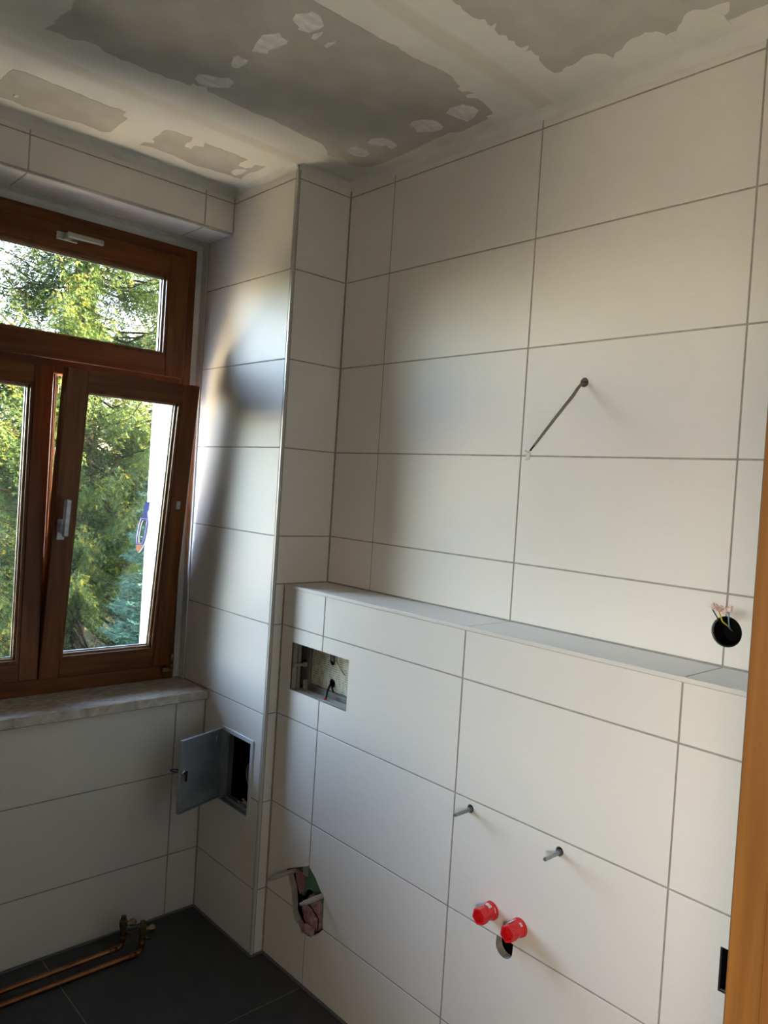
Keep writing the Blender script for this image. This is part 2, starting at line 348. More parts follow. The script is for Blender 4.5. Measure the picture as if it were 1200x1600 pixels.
# plaster bands where the niche meets the window frame (outer masonry shoulder)
box('plaster_band', (-.2610, XP+.03, 1.452, 1.62, .80, ZHB+.03), M['white_plaster'], wb)
box('plaster_band', (WX0-.02, WX0+.032, 1.452, 1.62, .80, ZHB+.03), M['white_plaster'], wb)
box('plaster_band', (WX0+.032, -.2610, 1.452, 1.62, 2.494, ZHB+.03), M['white_plaster'], wb)
box('plaster_band', (XP-.004, XP+.03, YN+.002, 1.46, .826, ZHB), M['white_plaster'], wb)
box('plaster_band', (WX0, XP-.004, YN+.002, 1.46, ZHB-.003, ZHB+.03), M['white_plaster'], wb)
# white rendered outer reveal
bm = bmesh.new(); bm_prism(bm, [(-.3072, 1.5055, .80), (-.322, 1.625, .80), (-.250, 1.625, .80), (-.250, 1.5055, .80)], (0, 0, 1.70)); done(bm, 'outer_reveal', M['white_out'], wb)
box('outer_reveal', (-1.300, -1.235, 1.505, 1.625, .80, 2.50), M['white_out'], wb)
box('outer_sill', (-1.235, -.315, 1.506, 1.68, .79, .862), M['white_out'], wb)
# facade continues outside, with an eave
box('facade', (-6.0, -1.235, 1.60, 1.624, -.3, 3.1), M['white_out'], wb)
box('facade', (-.322, .30, 1.60, 1.624, -.3, 3.1), M['white_out'], wb)
box('facade', (-1.235, -.322, 1.60, 1.624, -.3, .80), M['white_out'], wb)
box('facade', (-1.235, -.322, 1.60, 1.624, 2.48, 3.1), M['white_out'], wb)

# left wall, door wall, hall around the camera, ceiling, floor
wleft = box('wall_left', (XLW-.12, XLW, -3.2, 1.62, -.05, ZC+.02), M['tile']); wleft['kind'] = 'structure'
wd = empty('wall_front'); wd['kind'] = 'structure'
box('masonry', (-.83, TP, DOORY-.15, DOORY, 0, ZC), M['white_plaster'], wd)
box('masonry', (XLW, -1.78, DOORY-.15, DOORY, 0, ZC), M['white_plaster'], wd)
box('masonry', (-1.78, -.83, DOORY-.15, DOORY, 2.24, ZC), M['white_plaster'], wd)
wh = empty('wall_hall'); wh['kind'] = 'structure'
box('masonry', (.0, .12, -3.2, DOORY-.15, -.05, ZC+.02), M['white_plaster'], wh)
box('masonry', (XLW, .12, -3.32, -3.2, -.05, ZC+.02), M['white_plaster'], wh)
door = empty('door_1'); door['kind'] = 'structure'
for s, x in ((1, -.846), (-1, -1.764)):
    a, b = (x, x+.022) if s > 0 else (x-.022, x)
    box('jamb', (min(a, b), max(a, b), DOORY-.037, DOORY, 0, 2.22), M['door_wood'], door, bevel=.002)
    box('jamb_rebate', (min(a, b)+.0035*(s > 0)*1, max(a, b)-.0035*(s < 0), DOORY-.050, DOORY-.037, 0, 2.22), M['door_wood'], door)
    box('jamb', (min(a, b)+(.0012 if s > 0 else 0), max(a, b)-(.0012 if s < 0 else 0), DOORY-.152, DOORY-.050, 0, 2.22), M['door_wood'], door, bevel=.002)
    x2 = x+s*.034
    box('architrave', (min(x2, x2+s*.06), max(x2, x2+s*.06), DOORY+.0, DOORY+.012, 0, 2.28), M['door_wood'], door, bevel=.002)
box('head_lining', (-1.764, -.846, DOORY-.152, DOORY, 2.22, 2.24), M['door_wood'], door, bevel=.002)
fl = box('floor', (XLW, .0, -3.2, 1.62, -.08, -TP), M['grout_floor']); fl['kind'] = 'structure'
fx = [-.1775, -.7800, -1.3830, -1.9860, XLW]; fy = [1.236, .6000, -.0030, -.6060, -1.209, -1.812, -2.415, -3.018]
for i in range(len(fx)-1):
    for j in range(len(fy)-1):
        x1, x0 = fx[i], fx[i+1]; y1, y0 = fy[j], fy[j+1]
        if i == 0 and j == 0:        # tile cut round the pillar
            bm = bmesh.new(); bm_prism(bm, [(x0+.0015, y0+.0015, -.006), (XF-.003, y0+.0015, -.006), (XF-.003, Y1-.003, -.006), (XP-.003, Y1-.003, -.006), (XP-.003, y1-.006, -.006), (x0+.0015, y1-.006, -.006)], (0, 0, .006)); done(bm, 'tile', M['floor'], fl)
        else:
            if i == 0: x1 = XF-.003 if y0 > DOORY-.3 else -.01
            box('tile', (x0+.0025, x1-.0025, y0+.0025, (y1-.006 if j == 0 else y1-.0025), -.006, 0), M['floor'], fl)
# dark silicone joint between wall tiles and floor
bs = empty('baseboard_joint'); bs['kind'] = 'structure'
def joint(b): box('silicone_joint', b, M['grey_plastic'], bs)
joint((XLW, XP-.001, YW-.006, YW+.002, -.001, .006)); joint((XP-.006, XP+.002, Y1, YW-.005, -.001, .006))
joint((XP-.005, XF-.002, Y1-.006, Y1+.002, -.001, .006)); joint((XF-.006, XF+.002, DOORY, Y1-.005, -.001, .006))

# ceiling with filler bands, bare board patches and dabs
cl = box('ceiling', (XLW, .02, -3.2, 1.62, ZC, ZC+.12), M['ceiling']); cl['kind'] = 'structure'
PATCH = {
'A': [(-1.135, 0.362), (-1.086, 0.5), (-1.08, 0.546), (-1.084, 0.564), (-1.091, 0.624), (-1.084, 0.635), (-1.091, 0.658), (-1.096, 0.676), (-1.067, 0.671), (-1.043, 0.674), (-1.02, 0.662), (-1.011, 0.651), (-0.99, 0.648), (-0.971, 0.65), (-0.949, 0.665), (-0.927, 0.662), (-0.908, 0.668), (-0.891, 0.658), (-0.868, 0.661), (-0.851, 0.659), (-0.836, 0.664), (-0.809, 0.654), (-0.788, 0.66), (-0.77, 0.65), (-0.749, 0.645), (-0.725, 0.645), (-0.727, 0.628), (-0.709, 0.632), (-0.694, 0.614), (-0.678, 0.635), (-0.617, 0.636), (-0.584, 0.639), (-0.554, 0.638), (-0.522, 0.644), (-0.501, 0.636), (-0.47, 0.633), (-0.431, 0.64), (-0.409, 0.638), (-0.332, 0.647), (-0.306, 0.644), (-0.276, 0.647), (-0.259, 0.657), (-0.231, 0.677), (-0.211, 0.699), (-0.182, 0.685), (-0.157, 0.679), (-0.127, 0.7), (-0.107, 0.695), (-0.08, 0.681), (-0.064, 0.655), (-0.06, 0.595), (-0.062, 0.501), (-0.07, 0.42), (-0.078, 0.343), (-0.078, 0.277), (-0.064, 0.252), (-0.068, 0.186), (-0.073, 0.139), (-0.086, 0.111), (-0.122, 0.098), (-0.141, 0.093), (-0.177, 0.09), (-0.195, 0.108), (-0.21, 0.104), (-0.203, 0.078), (-0.221, 0.085), (-0.226, 0.098), (-0.247, 0.096), (-0.254, 0.08), (-0.278, 0.076), (-0.303, 0.066), (-0.323, 0.065), (-0.349, 0.067), (-0.376, 0.072), (-0.402, 0.077), (-0.427, 0.081), (-0.458, 0.078), (-0.494, 0.076), (-0.52, 0.079), (-0.546, 0.081), (-0.578, 0.082), (-0.609, 0.083), (-0.639, 0.084), (-0.673, 0.085), (-0.726, 0.086), (-0.813, 0.085), (-0.98, 0.086), (-1.12, 0.09)],
'B': [(-0.72, -0.164), (-0.55, -0.156), (-0.526, -0.145), (-0.511, -0.142), (-0.501, -0.146), (-0.489, -0.14), (-0.471, -0.14), (-0.453, -0.139), (-0.437, -0.144), (-0.428, -0.155), (-0.412, -0.147), (-0.399, -0.147), (-0.401, -0.167), (-0.384, -0.146), (-0.363, -0.14), (-0.35, -0.152), (-0.333, -0.144), (-0.32, -0.152), (-0.306, -0.144), (-0.289, -0.146), (-0.286, -0.167), (-0.269, -0.146), (-0.266, -0.159), (-0.245, -0.154), (-0.234, -0.158), (-0.218, -0.147), (-0.193, -0.142), (-0.164, -0.141), (-0.147, -0.142), (-0.142, -0.158), (-0.154, -0.181), (-0.149, -0.194), (-0.154, -0.215), (-0.163, -0.242), (-0.157, -0.265), (-0.141, -0.281), (-0.112, -0.286), (-0.129, -0.301), (-0.137, -0.34), (-0.152, -0.363), (-0.157, -0.395), (-0.144, -0.416), (-0.117, -0.425), (-0.117, -0.45), (-0.136, -0.466), (-0.141, -0.487), (-0.151, -0.526), (-0.148, -0.554), (-0.142, -0.579), (-0.112, -0.566), (-0.1, -0.545), (-0.092, -0.511), (-0.08, -0.536), (-0.08, -0.569), (-0.084, -0.599), (-0.083, -0.635), (-0.107, -0.718), (-0.72, -0.76)],
'C': [(-1.30, 1.14), (-1.29, .95), (-1.14, .955), (-1.094, 1.04), (-1.087, 0.949), (-1.058, 0.937), (-1.024, 0.938), (-0.989, 0.943), (-0.951, 0.942), (-0.912, 0.941), (-0.884, 0.947), (-0.851, 0.944), (-0.822, 0.947), (-0.801, 0.938), (-0.777, 0.942), (-0.777, 0.97), (-0.756, 0.98), (-0.755, 1.013), (-0.754, 1.059), (-0.753, 1.114), (-0.774, 1.134), (-0.806, 1.13), (-0.843, 1.127), (-0.88, 1.142), (-0.926, 1.147), (-0.96, 1.148), (-0.997, 1.155), (-1.029, 1.145), (-1.063, 1.149), (-1.083, 1.146)],
'D': [(-0.649, 1.128), (-0.648, 1.095), (-0.625, 1.08), (-0.63, 1.065), (-0.643, 1.052), (-0.642, 1.001), (-0.645, 0.958), (-0.623, 0.944), (-0.589, 0.943), (-0.563, 0.938), (-0.555, 0.957), (-0.555, 1.0), (-0.548, 1.021), (-0.526, 1.019), (-0.529, 0.989), (-0.505, 0.974), (-0.519, 0.941), (-0.499, 0.944), (-0.473, 0.941), (-0.436, 0.94), (-0.398, 0.939), (-0.358, 0.944), (-0.363, 0.982), (-0.354, 1.012), (-0.326, 1.01), (-0.316, 0.989), (-0.322, 0.96), (-0.29, 0.942), (-0.288, 0.988), (-0.296, 1.041), (-0.285, 1.108), (-0.336, 1.11), (-0.402, 1.117), (-0.453, 1.131), (-0.516, 1.12), (-0.574, 1.114), (-0.614, 1.112)]}
rn = random.Random(5)
def jag(pts, amp=.004, step=.012):
    out = []
    for i, p in enumerate(pts):
        q = pts[(i+1) % len(pts)]; d = math.hypot(q[0]-p[0], q[1]-p[1]); n = max(1, int(d/step))
        for k in range(n):
            t = k/n; a = amp if k else 0
            out.append((p[0]+(q[0]-p[0])*t+rn.uniform(-a, a)*.6, p[1]+(q[1]-p[1])*t+rn.uniform(-a, a)*.6))
    return out
for k, pts in PATCH.items():
    bm = bmesh.new(); bm_prism(bm, [(x, y, ZC-.0006) for x, y in jag(pts)], (0, 0, .001)); done(bm, 'board_patch', M['board'], cl)
DABS = [
[(-0.718, 0.178), (-0.723, 0.156), (-0.707, 0.134), (-0.704, 0.12), (-0.683, 0.118), (-0.668, 0.129), (-0.652, 0.142), (-0.651, 0.16), (-0.659, 0.194), (-0.684, 0.204), (-0.687, 0.193), (-0.705, 0.186)],
[(-0.641, 0.208), (-0.649, 0.188), (-0.64, 0.162), (-0.635, 0.172), (-0.631, 0.206)],
[(-0.602, 0.209), (-0.605, 0.189), (-0.597, 0.17), (-0.593, 0.177), (-0.592, 0.212)],
[(-0.706, 0.368), (-0.717, 0.333), (-0.728, 0.285), (-0.712, 0.261), (-0.706, 0.247), (-0.688, 0.258), (-0.672, 0.259), (-0.666, 0.272), (-0.672, 0.301), (-0.68, 0.337), (-0.672, 0.347), (-0.689, 0.36)],
[(-0.711, 0.457), (-0.722, 0.426), (-0.72, 0.411), (-0.702, 0.413), (-0.689, 0.408), (-0.683, 0.43), (-0.686, 0.463), (-0.7, 0.471)],
[(-0.737, 0.602), (-0.742, 0.571), (-0.722, 0.556), (-0.695, 0.545), (-0.678, 0.525), (-0.655, 0.535), (-0.65, 0.572), (-0.674, 0.598), (-0.694, 0.614), (-0.717, 0.616)],
[(-0.173, 0.21), (-0.186, 0.183), (-0.18, 0.14), (-0.15, 0.126), (-0.124, 0.128), (-0.102, 0.168), (-0.096, 0.198), (-0.134, 0.206)],
[(-0.188, 0.342), (-0.199, 0.316), (-0.182, 0.28), (-0.155, 0.262), (-0.116, 0.272), (-0.107, 0.289), (-0.118, 0.324), (-0.141, 0.355), (-0.165, 0.344)],
[(-0.191, 0.527), (-0.201, 0.496), (-0.188, 0.468), (-0.159, 0.456), (-0.131, 0.461), (-0.115, 0.471), (-0.112, 0.5), (-0.138, 0.487), (-0.149, 0.519), (-0.172, 0.53)],
[(-0.194, 0.63), (-0.204, 0.593), (-0.193, 0.574), (-0.166, 0.568), (-0.132, 0.58), (-0.128, 0.613), (-0.148, 0.629)],
[(-0.345, 1.078), (-0.345, 1.044), (-0.325, 1.018), (-0.311, 1.025), (-0.309, 1.07), (-0.318, 1.097)],
[(-1.042, 1.108), (-1.039, 1.091), (-1.028, 1.089), (-1.027, 1.109), (-1.036, 1.116)],
[(-0.087, 0.134), (-0.085, 0.117), (-0.065, 0.114), (-0.064, 0.135)]]
for pts in DABS:
    bm = bmesh.new(); pp = jag(pts, .002, .008); cx = sum(p[0] for p in pp)/len(pp); cyy = sum(p[1] for p in pp)/len(pp)
    ring = [bm.verts.new((x, y, ZC-.0005)) for x, y in pp]
    r2 = [bm.verts.new((cx+(x-cx)*.72, cyy+(y-cyy)*.72, ZC-.0022-rn.uniform(0, .0014))) for x, y in pp]
    for i in range(len(pp)): bm.faces.new((ring[i], ring[(i+1) % len(pp)], r2[(i+1) % len(pp)], r2[i]))
    bm.faces.new(r2); done(bm, 'filler_dab', M['dab'], cl)
# smeared filler along the edge of the far right patch
for (xa, ya, xb, yb, ww) in ((-.11, -.30, -.075, -.43, .012), (-.12, -.46, -.08, -.55, .012)):
    bm = bmesh.new(); n = 9
    pl = []
    for i in range(n+1):
        t = i/n; bulge = math.sin(math.pi*t)*.045
        pl.append((xa+(xb-xa)*0-bulge, ya+(yb-ya)*t))
    pl += [(-.06, yb), (-.06, ya)]
    bm_prism(bm, [(x, y, ZC-.0009) for x, y in jag(pl, .003, .01)], (0, 0, .001)); done(bm, 'filler_dab', M['plaster'], cl)
# filler fillet (cove) where tiles meet the ceiling
cv = empty('trim_3'); cv['kind'] = 'structure'
def cove(p0, p1, inward, r=.013):
    bm = bmesh.new(); p0 = Vector(p0); p1 = Vector(p1); n = max(2, int((p1-p0).length/.03)); inward = Vector(inward)
    prev = None
    for i in range(n+1):
        p = p0.lerp(p1, i/n); rr = r*rn.uniform(.82, 1.15)
        a = [p+inward*0+Vector((0, 0, -rr*1.25)), p+inward*rr*.28+Vector((0, 0, -rr*.45)), p+inward*rr*.9+Vector((0, 0, -rr*.12)), p+inward*rr*1.5+Vector((0, 0, 0))]
        cur = [bm.verts.new(q) for q in a]
        if prev:
            for k in range(3): bm.faces.new((prev[k], cur[k], cur[k+1], prev[k+1])).smooth = True
        prev = cur
    done(bm, 'filler_fillet', M['plaster'], cv)
cove((-.0005, DOORY, ZC), (-.0005, Y1, ZC), (-1, 0, 0), .02); cove((0, Y1-.0005, ZC), (XP, Y1-.0005, ZC), (0, -1, 0))
cove((XP-.0005, Y1, ZC), (XP-.0005, YW, ZC), (-1, 0, 0)); cove((XP, YW-.0005, ZC), (XLW, YW-.0005, ZC), (0, -1, 0), .02)

# ------------------------------------------------------------------ window
FX0, FX1, FZ0, FZ1 = -1.290, -.262, .826, 2.493
FY = 1.44
win = empty('window_1', (-.776, FY, FZ0)); win['kind'] = 'structure'
def rect_frame(name, x0, x1, z0, z1, y0, y1, wl_, wr_, wb_, wt_, parent, bev=.002, mats=None):
    bm = bmesh.new(); mh, mv = 1, 0
    bm_box(bm, x0, x0+wl_, y0, y1, z0, z1, bev, 0); bm_box(bm, x1-wr_, x1, y0, y1, z0, z1, bev, 0)
    bm_box(bm, x0+wl_, x1-wr_, y0+.0004, y1-.0004, z0, z0+wb_, bev, 1); bm_box(bm, x0+wl_, x1-wr_, y0+.0004, y1-.0004, z1-wt_, z1, bev, 1)
    bmesh.ops.recalc_face_normals(bm, faces=bm.faces)
    me = bpy.data.meshes.new(name); bm.to_mesh(me); bm.free(); me.materials.append(M['wood']); me.materials.append(M['wood_h'])
    o = bpy.data.objects.new(name, me); COL.objects.link(o); o.parent = parent
    return o
frm = rect_frame('window_frame', FX0, FX1, FZ0, FZ1, FY, 1.505, .045, .045, .062, .045, win)
bm = bmesh.new(); bm_box(bm, FX0+.045, FX1-.045, FY, 1.505, 1.945, 2.02, .002); done(bm, 'transom', M['wood_h'], win)
bm = bmesh.new()
bm_box(bm, -.792, -.758, 1.462, 1.508, FZ0+.062, 1.945, .002)
done(bm, 'meeting_post', M['wood'], win)
def sash(name, x0, x1, z0, z1, bar, yf=1.425, th=.052, ornament=True):
    o = rect_frame(name, x0, x1, z0, z1, yf, yf+th, bar, bar, bar, bar, win)
    bm = bmesh.new(); a, b, c, d = x0+bar, x1-bar, z0+bar, z1-bar; t = .010
    # thin stepped inner moulding
    for q in ((a, a+t, c, d), (b-t, b, c, d)): bm_box(bm, q[0], q[1], yf+.004, yf+.020, q[2], q[3])
    for q in ((a+t, b-t, c, c+t), (a+t, b-t, d-t, d)): bm_box(bm, q[0], q[1], yf+.004, yf+.020, q[2], q[3])
    mo = done(bm, 'moulding', M['wood'], o)
    bm = bmesh.new(); t2_ = .016
    for q in ((a, a+t2_, c, d), (b-t2_, b, c, d)): bm_box(bm, q[0], q[1], yf+.020, yf+.034, q[2], q[3])
    for q in ((a+t2_, b-t2_, c, c+t2_), (a+t2_, b-t2_, d-t2_, d)): bm_box(bm, q[0], q[1], yf+.020, yf+.034, q[2], q[3])
    be = done(bm, 'glazing_bead', M['bead'], o)
    bm = bmesh.new(); s = .003
    for q in ((a+t2_-.002, a+t2_+s, c+t2_-.002, d-t2_+.002), (b-t2_-s, b-t2_+.002, c+t2_-.002, d-t2_+.002)): bm_box(bm, q[0], q[1], yf+.0335, yf+.040, q[2], q[3])
    for q in ((a+t2_, b-t2_, c+t2_-.002, c+t2_+s), (a+t2_, b-t2_, d-t2_-s, d-t2_+.002)): bm_box(bm, q[0], q[1], yf+.0335, yf+.040, q[2], q[3])
    sp = done(bm, 'spacer_bar', M['steel'], o)
    gl = box('pane', (a, b, yf+.034, yf+.038, c, d), M['glass'], o)
    return o
def handle(parent, base, vertical=True):
    """square plate, neck and flat lever; base = centre of plate on the sash face (looking to -y)"""
    x, y, z = base
    hb = bmesh.new()
    if vertical:
        bm_box(hb, x-.0135, x+.0135, y-.008, y, z-.036, z+.036, .002)
        plate = done(hb, 'handle_plate', M['steel'], parent)
        hb = bmesh.new(); bm_box(hb, x-.009, x+.011, y-.040, y-.008, z-.011, z+.012, .002)
        bm_box(hb, x-.010, x+.012, y-.052, y-.034, z-.018, z+.112, .005)
        done(hb, 'handle', M['steel'], parent)
    else:
        bm_box(hb, x-.036, x+.036, y-.008, y, z-.0135, z+.0135, .002)
        done(hb, 'handle_plate', M['alu'], parent)
        hb = bmesh.new(); bm_box(hb, x-.012, x+.010, y-.040, y-.008, z-.010, z+.010, .002)
        bm_box(hb, x-.014, x+.112, y-.048, y-.034, z-.010, z+.010, .004)
        done(hb, 'handle', M['alu'], parent)
sv = sash('vent_sash', -1.255, -.300, 1.992, 2.452, .076)
handle(sv, (-.760, 1.425, 2.412), False)
sl = sash('left_sash', -1.255, -.777, .884, 1.968, .062)
sr = sash('tilted_sash', -.773, -.291, .884, 1.968, .066)
handle(sr, (-.748, 1.425, 1.418), True)
bm = bmesh.new(); bm_box(bm, -.334, -.318, 1.4225, 1.4255, 1.500, 1.530, .0008); done(bm, 'nameplate', M['steel'], sr)
# hinge hardware
hg = bmesh.new()
for z0_, z1_ in ((.862, .884), (.888, .925)): bm_tube(hg, [(-.279, 1.424, z0_), (-.279, 1.424, z1_)], .008, 12)
bm_box(hg, -.318, -.284, 1.418, 1.428, .858, .872, .001); bm_box(hg, -.292, -.270, 1.430, 1.441, .852, .905, .001)
done(hg, 'hinge', M['brass'], win)
bm = bmesh.new(); bm_box(bm, -.7565, -.7535, 1.455, 1.470, .95, 1.94); 
for z_ in (1.05, 1.25, 1.48, 1.66, 1.88): bm_box(bm, -.754, -.748, 1.456, 1.469, z_, z_+.03, .001)
done(bm, 'lock_rail', M['chrome'], win)
for i in (win, ): world_children(i)
# tilt the right sash inwards about its bottom edge
ang = math.asin(.122/1.084)
piv = Vector((0, 1.425+.03, .886))
loc = Vector(win.location)
T = Matrix.Translation(piv) @ Matrix.Rotation(ang, 4, 'X') @ Matrix.Translation(-piv)
sr.matrix_parent_inverse = Matrix.Translation(-loc) @ T
# stay arm of the tilted sash
tube('stay_arm', [(-.300, 1.452, 1.945), (-.305, 1.37, 1.952)], .004, M['steel'], win).matrix_parent_inverse = Matrix.Translation(-loc)

sill = box('window_sill', (WX0, XP-.0015, 1.2101, 1.452, .7925, .826), M['stone'], None, bevel=.003)
tag(sill, 'polished beige marbled stone sill below the brown wooden window', 'window sill')

# tool stuck on the outer reveal
def tool():
    t = empty('cleaning_tool', (-.34, 1.60, 1.41)); tag(t, 'blue and lilac plastic tool with orange tip hanging outside the tilted window', 'tool')
    ax = Vector((-.030, -.004, -.205)).normalized(); side = Vector((.80, -.60, 0)).normalized(); up = Vector((-.334, 1.590, 1.505))
    def pt(s, w_): return up + ax*s + side*w_
    out = [(0, .008), (.03, .010), (.045, .007), (.06, .012), (.085, .018), (.12, .020), (.16, .018), (.185, .012), (.203, .003)]
    poly = [pt(s, w_) for s, w_ in out] + [pt(s, -w_) for s, w_ in out[::-1]]
    bm = bmesh.new(); bm_prism(bm, poly, ax.cross(side)*.016); b = done(bm, 'handle_body', M['blue_plastic'], t)
    carve(b, [cut_poly([p - ax.cross(side)*.02 for p in [pt(.075, .007), pt(.10, .010), (pt(.14, .010)), pt(.165, .005), pt(.165, -.005), pt(.14, -.010), pt(.10, -.010), pt(.075, -.007)]], ax.cross(side)*.06)])
    ri = [(.068, .012), (.10, .0145), (.14, .0145), (.168, .009)]
    bm = bmesh.new(); pp = [pt(s, w_) for s, w_ in ri] + [pt(s, -w_) for s, w_ in ri[::-1]]; bm_tube(bm, [p + ax.cross(side)*(-.001) for p in pp+[pp[0]]], .0026, 6); bm_tube(bm, [p + ax.cross(side)*(.017) for p in pp+[pp[0]]], .0026, 6); done(bm, 'rim', M['lilac_plastic'], t)
    bm = bmesh.new(); bm_prism(bm, [pt(.172, .013)-ax.cross(side)*.002, pt(.19, .009)-ax.cross(side)*.002, pt(.204, 0)-ax.cross(side)*.002, pt(.19, -.009)-ax.cross(side)*.002, pt(.172, -.013)-ax.cross(side)*.002], ax.cross(side)*.020); done(bm, 'tip', M['orange_plastic'], t)
    bm = bmesh.new(); bm_tube(bm, [up, up+Vector((.004, .0, .012)), up+Vector((.012, 0, .016))], .002, 6); done(bm, 'hook', M['chrome'], t)
    world_children(t)
tool()

# ------------------------------------------------------------------ access hatch in the pillar
hp = empty('access_panel', (XP, 1.0, .44)); tag(hp, 'small galvanised metal access hatch standing open in the pillar side', 'hatch')
bm = bmesh.new(); xo = XP-.0035
for b in ((xo, XP+.002, .8915, .9075, .4406, .7240), (xo, XP+.002, 1.0985, 1.1145, .4406, .7240), (xo, XP+.002, .9075, 1.0985, .4406, .4560), (xo, XP+.002, .9075, 1.0985, .7090, .7240)): bm_box(bm, *b, bevel=.0008)
done(bm, 'frame', M['panel_white'], hp)
bm = bmesh.new()
for b in ((XP, XP+.05, .9055, .9070, .4545, .7105), (XP, XP+.05, 1.0990, 1.1005, .4545, .7105), (XP, XP+.05, .9070, 1.0990, .4545, .4560), (XP, XP+.05, .9070, 1.0990, .7090, .7105)): bm_box(bm, *b)
bm_box(bm, XP+.018, XP+.020, 1.080, 1.099, .456, .709); bm_box(bm, XP+.018, XP+.020, .907, 1.099, .456, .466)
done(bm, 'inner_collar', M['zinc'], hp)
bm = bmesh.new()
d0 = Vector((XP-.004, 1.094, 0)); d1 = Vector((-.4300, 1.036, 0)); dn = Vector((d1-d0)).cross(Vector((0, 0, 1))).normalized()
zb, zt = .468, .7200
bm_prism(bm, [(*p.xy, zb) for p in (d0, d1, d1+dn*.0015, d0+dn*.0015)], (0, 0, zt-zb))
for (za, zc) in ((zb, zb+.0015), (zt-.0015, zt)): bm_prism(bm, [(*p.xy, za) for p in (d0, d1, d1-dn*.012, d0-dn*.012)], (0, 0, zc-za))
bm_prism(bm, [(*p.xy, zb) for p in (d1, d1-dn*.012, d1-dn*.012+(d0-d1).normalized()*.0015, d1+(d0-d1).normalized()*.0015)], (0, 0, zt-zb))
dr = done(bm, 'door', M['zinc'], hp)
bm = bmesh.new(); bm_tube(bm, [(XP-.004, 1.0965, .475), (XP-.004, 1.0965, .712)], .0035, 10); done(bm, 'hinge', M['zinc'], hp)
dd = (d0-d1).normalized(); lp = d1 + dd*.020 + Vector((0, 0, .606))
camside = -dn if (-dn).dot(CAMP - d1) > 0 else dn
bm = bmesh.new(); bm_lathe(bm, lp-camside*.002, camside, [(0, .009), (.010, .009), (.011, .007), (.016, .007)], 20)
done(bm, 'lock', M['chrome'], dr)
bm = bmesh.new(); q = lp+camside*.015; bm_prism(bm, [q+dd*.006+Vector((0, 0, .008)), q-dd*.006+Vector((0, 0, .008)), q-dd*.005-Vector((0, 0, .026)), q+dd*.003-Vector((0, 0, .030))], camside*.0025)
done(bm, 'lock_tongue', M['chrome'], dr)
bm = bmesh.new(); cp = d0.lerp(d1, .16)
bm_tube(bm, [cp+camside*.004+Vector((0, 0, .702)), cp+camside*.012+dd*-.008+Vector((0, 0, .694)), cp+camside*.012+dd*-.011+Vector((0, 0, .680)), cp+camside*.006+dd*-.004+Vector((0, 0, .672))], .0016, 8)
done(bm, 'door_catch', M['chrome'], dr)
ky = empty('key', (lp - camside*.01)[:]); tag(ky, 'small navy headed key in the lock of the open metal hatch', 'key')
kb = lp - camside*.004
bm = bmesh.new(); bm_tube(bm, [kb, kb-camside*.012], .0022, 8); done(bm, 'shaft', M['chrome'], ky)
bm = bmesh.new(); fwd = (-camside*.9 - dd*.45).normalized(); c0 = kb-camside*.012
loop = [c0 + fwd*(.016+.016*math.cos(t)) + Vector((0, 0, 1))*(.0045*math.sin(t)) for t in [2*math.pi*k/16 for k in range(17)]]
bm_tube(bm, loop, .0022, 8, caps=False); done(bm, 'head', M['navy'], ky)
world_children(ky)
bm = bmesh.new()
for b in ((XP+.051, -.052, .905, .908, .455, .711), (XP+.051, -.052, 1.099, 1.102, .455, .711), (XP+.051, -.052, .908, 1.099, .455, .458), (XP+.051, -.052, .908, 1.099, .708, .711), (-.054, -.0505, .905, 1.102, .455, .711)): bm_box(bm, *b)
done(bm, 'shade_lining', M['dark'], pw)  # near-black lining paints the shade of the cavity
# inside the hatch
world_children(hp)
pc = empty('cleanout_cap', (-.10, .99, .55)); tag(pc, 'round beige pipe cap in the dark behind the open hatch', 'pipe cap')
bm = bmesh.new(); bm_lathe(bm, (-.060, .990, .552), (-1, .25, 0), [(0, .036), (.085, .036), (.086, .042), (.100, .042), (.104, .038)], 28); done(bm, 'cap', M['beige_plastic'], pc)
bm = bmesh.new(); cc = Vector((-.060, .990, .552)); axv = Vector((-1, .25, 0)).normalized(); sdv = axv.cross(Vector((0, 0, 1))).normalized()
for s_ in (-1, 1): bm_prism(bm, [cc+axv*.104+sdv*s_*.008+Vector((0, 0, -.028)), cc+axv*.104+sdv*s_*.013+Vector((0, 0, -.028)), cc+axv*.104+sdv*s_*.013+Vector((0, 0, .028)), cc+axv*.104+sdv*s_*.008+Vector((0, 0, .028))], axv*.004)
done(bm, 'rib', M['grey_plastic'], pc); world_children(pc)
# mortar crumbs on the hatch floor
bm = bmesh.new()
for i in range(14):
    x = XP+.022+rn.random()*.04; y = .93+rn.random()*.13; r_ = rn.uniform(.004, .010)
    bmesh.ops.create_icosphere(bm, subdivisions=1, radius=r_, matrix=Matrix.Translation((x, y, .457+r_*.6)) @ Matrix.Diagonal((1, rn.uniform(.8, 1.6), .7, 1)))
cr1 = done(bm, 'mortar_crumbs', M['plaster_smear']); tag(cr1, 'grey mortar crumbs lying in the bottom of the open hatch', 'rubble', kind='stuff')

# ------------------------------------------------------------------ flush plate opening
fb = empty('flush_box', (-.13, .62, .93)); tag(fb, 'open cistern box with printed leaflet behind the cut rectangle in the tiles', 'cistern box')
X0 = XF+.024
bm = bmesh.new()
for b in ((X0, X0+.085, .458, .466, .910, 1.100), (X0, X0+.085, .830, .838, .910, 1.100), (X0, X0+.085, .466, .830, .903, .918), (X0, X0+.085, .466, .830, 1.100, 1.106), (X0+.085, X0+.09, .458, .838, .903, 1.106)): bm_box(bm, *b)
done(bm, 'housing', M['grey_plastic'], fb)
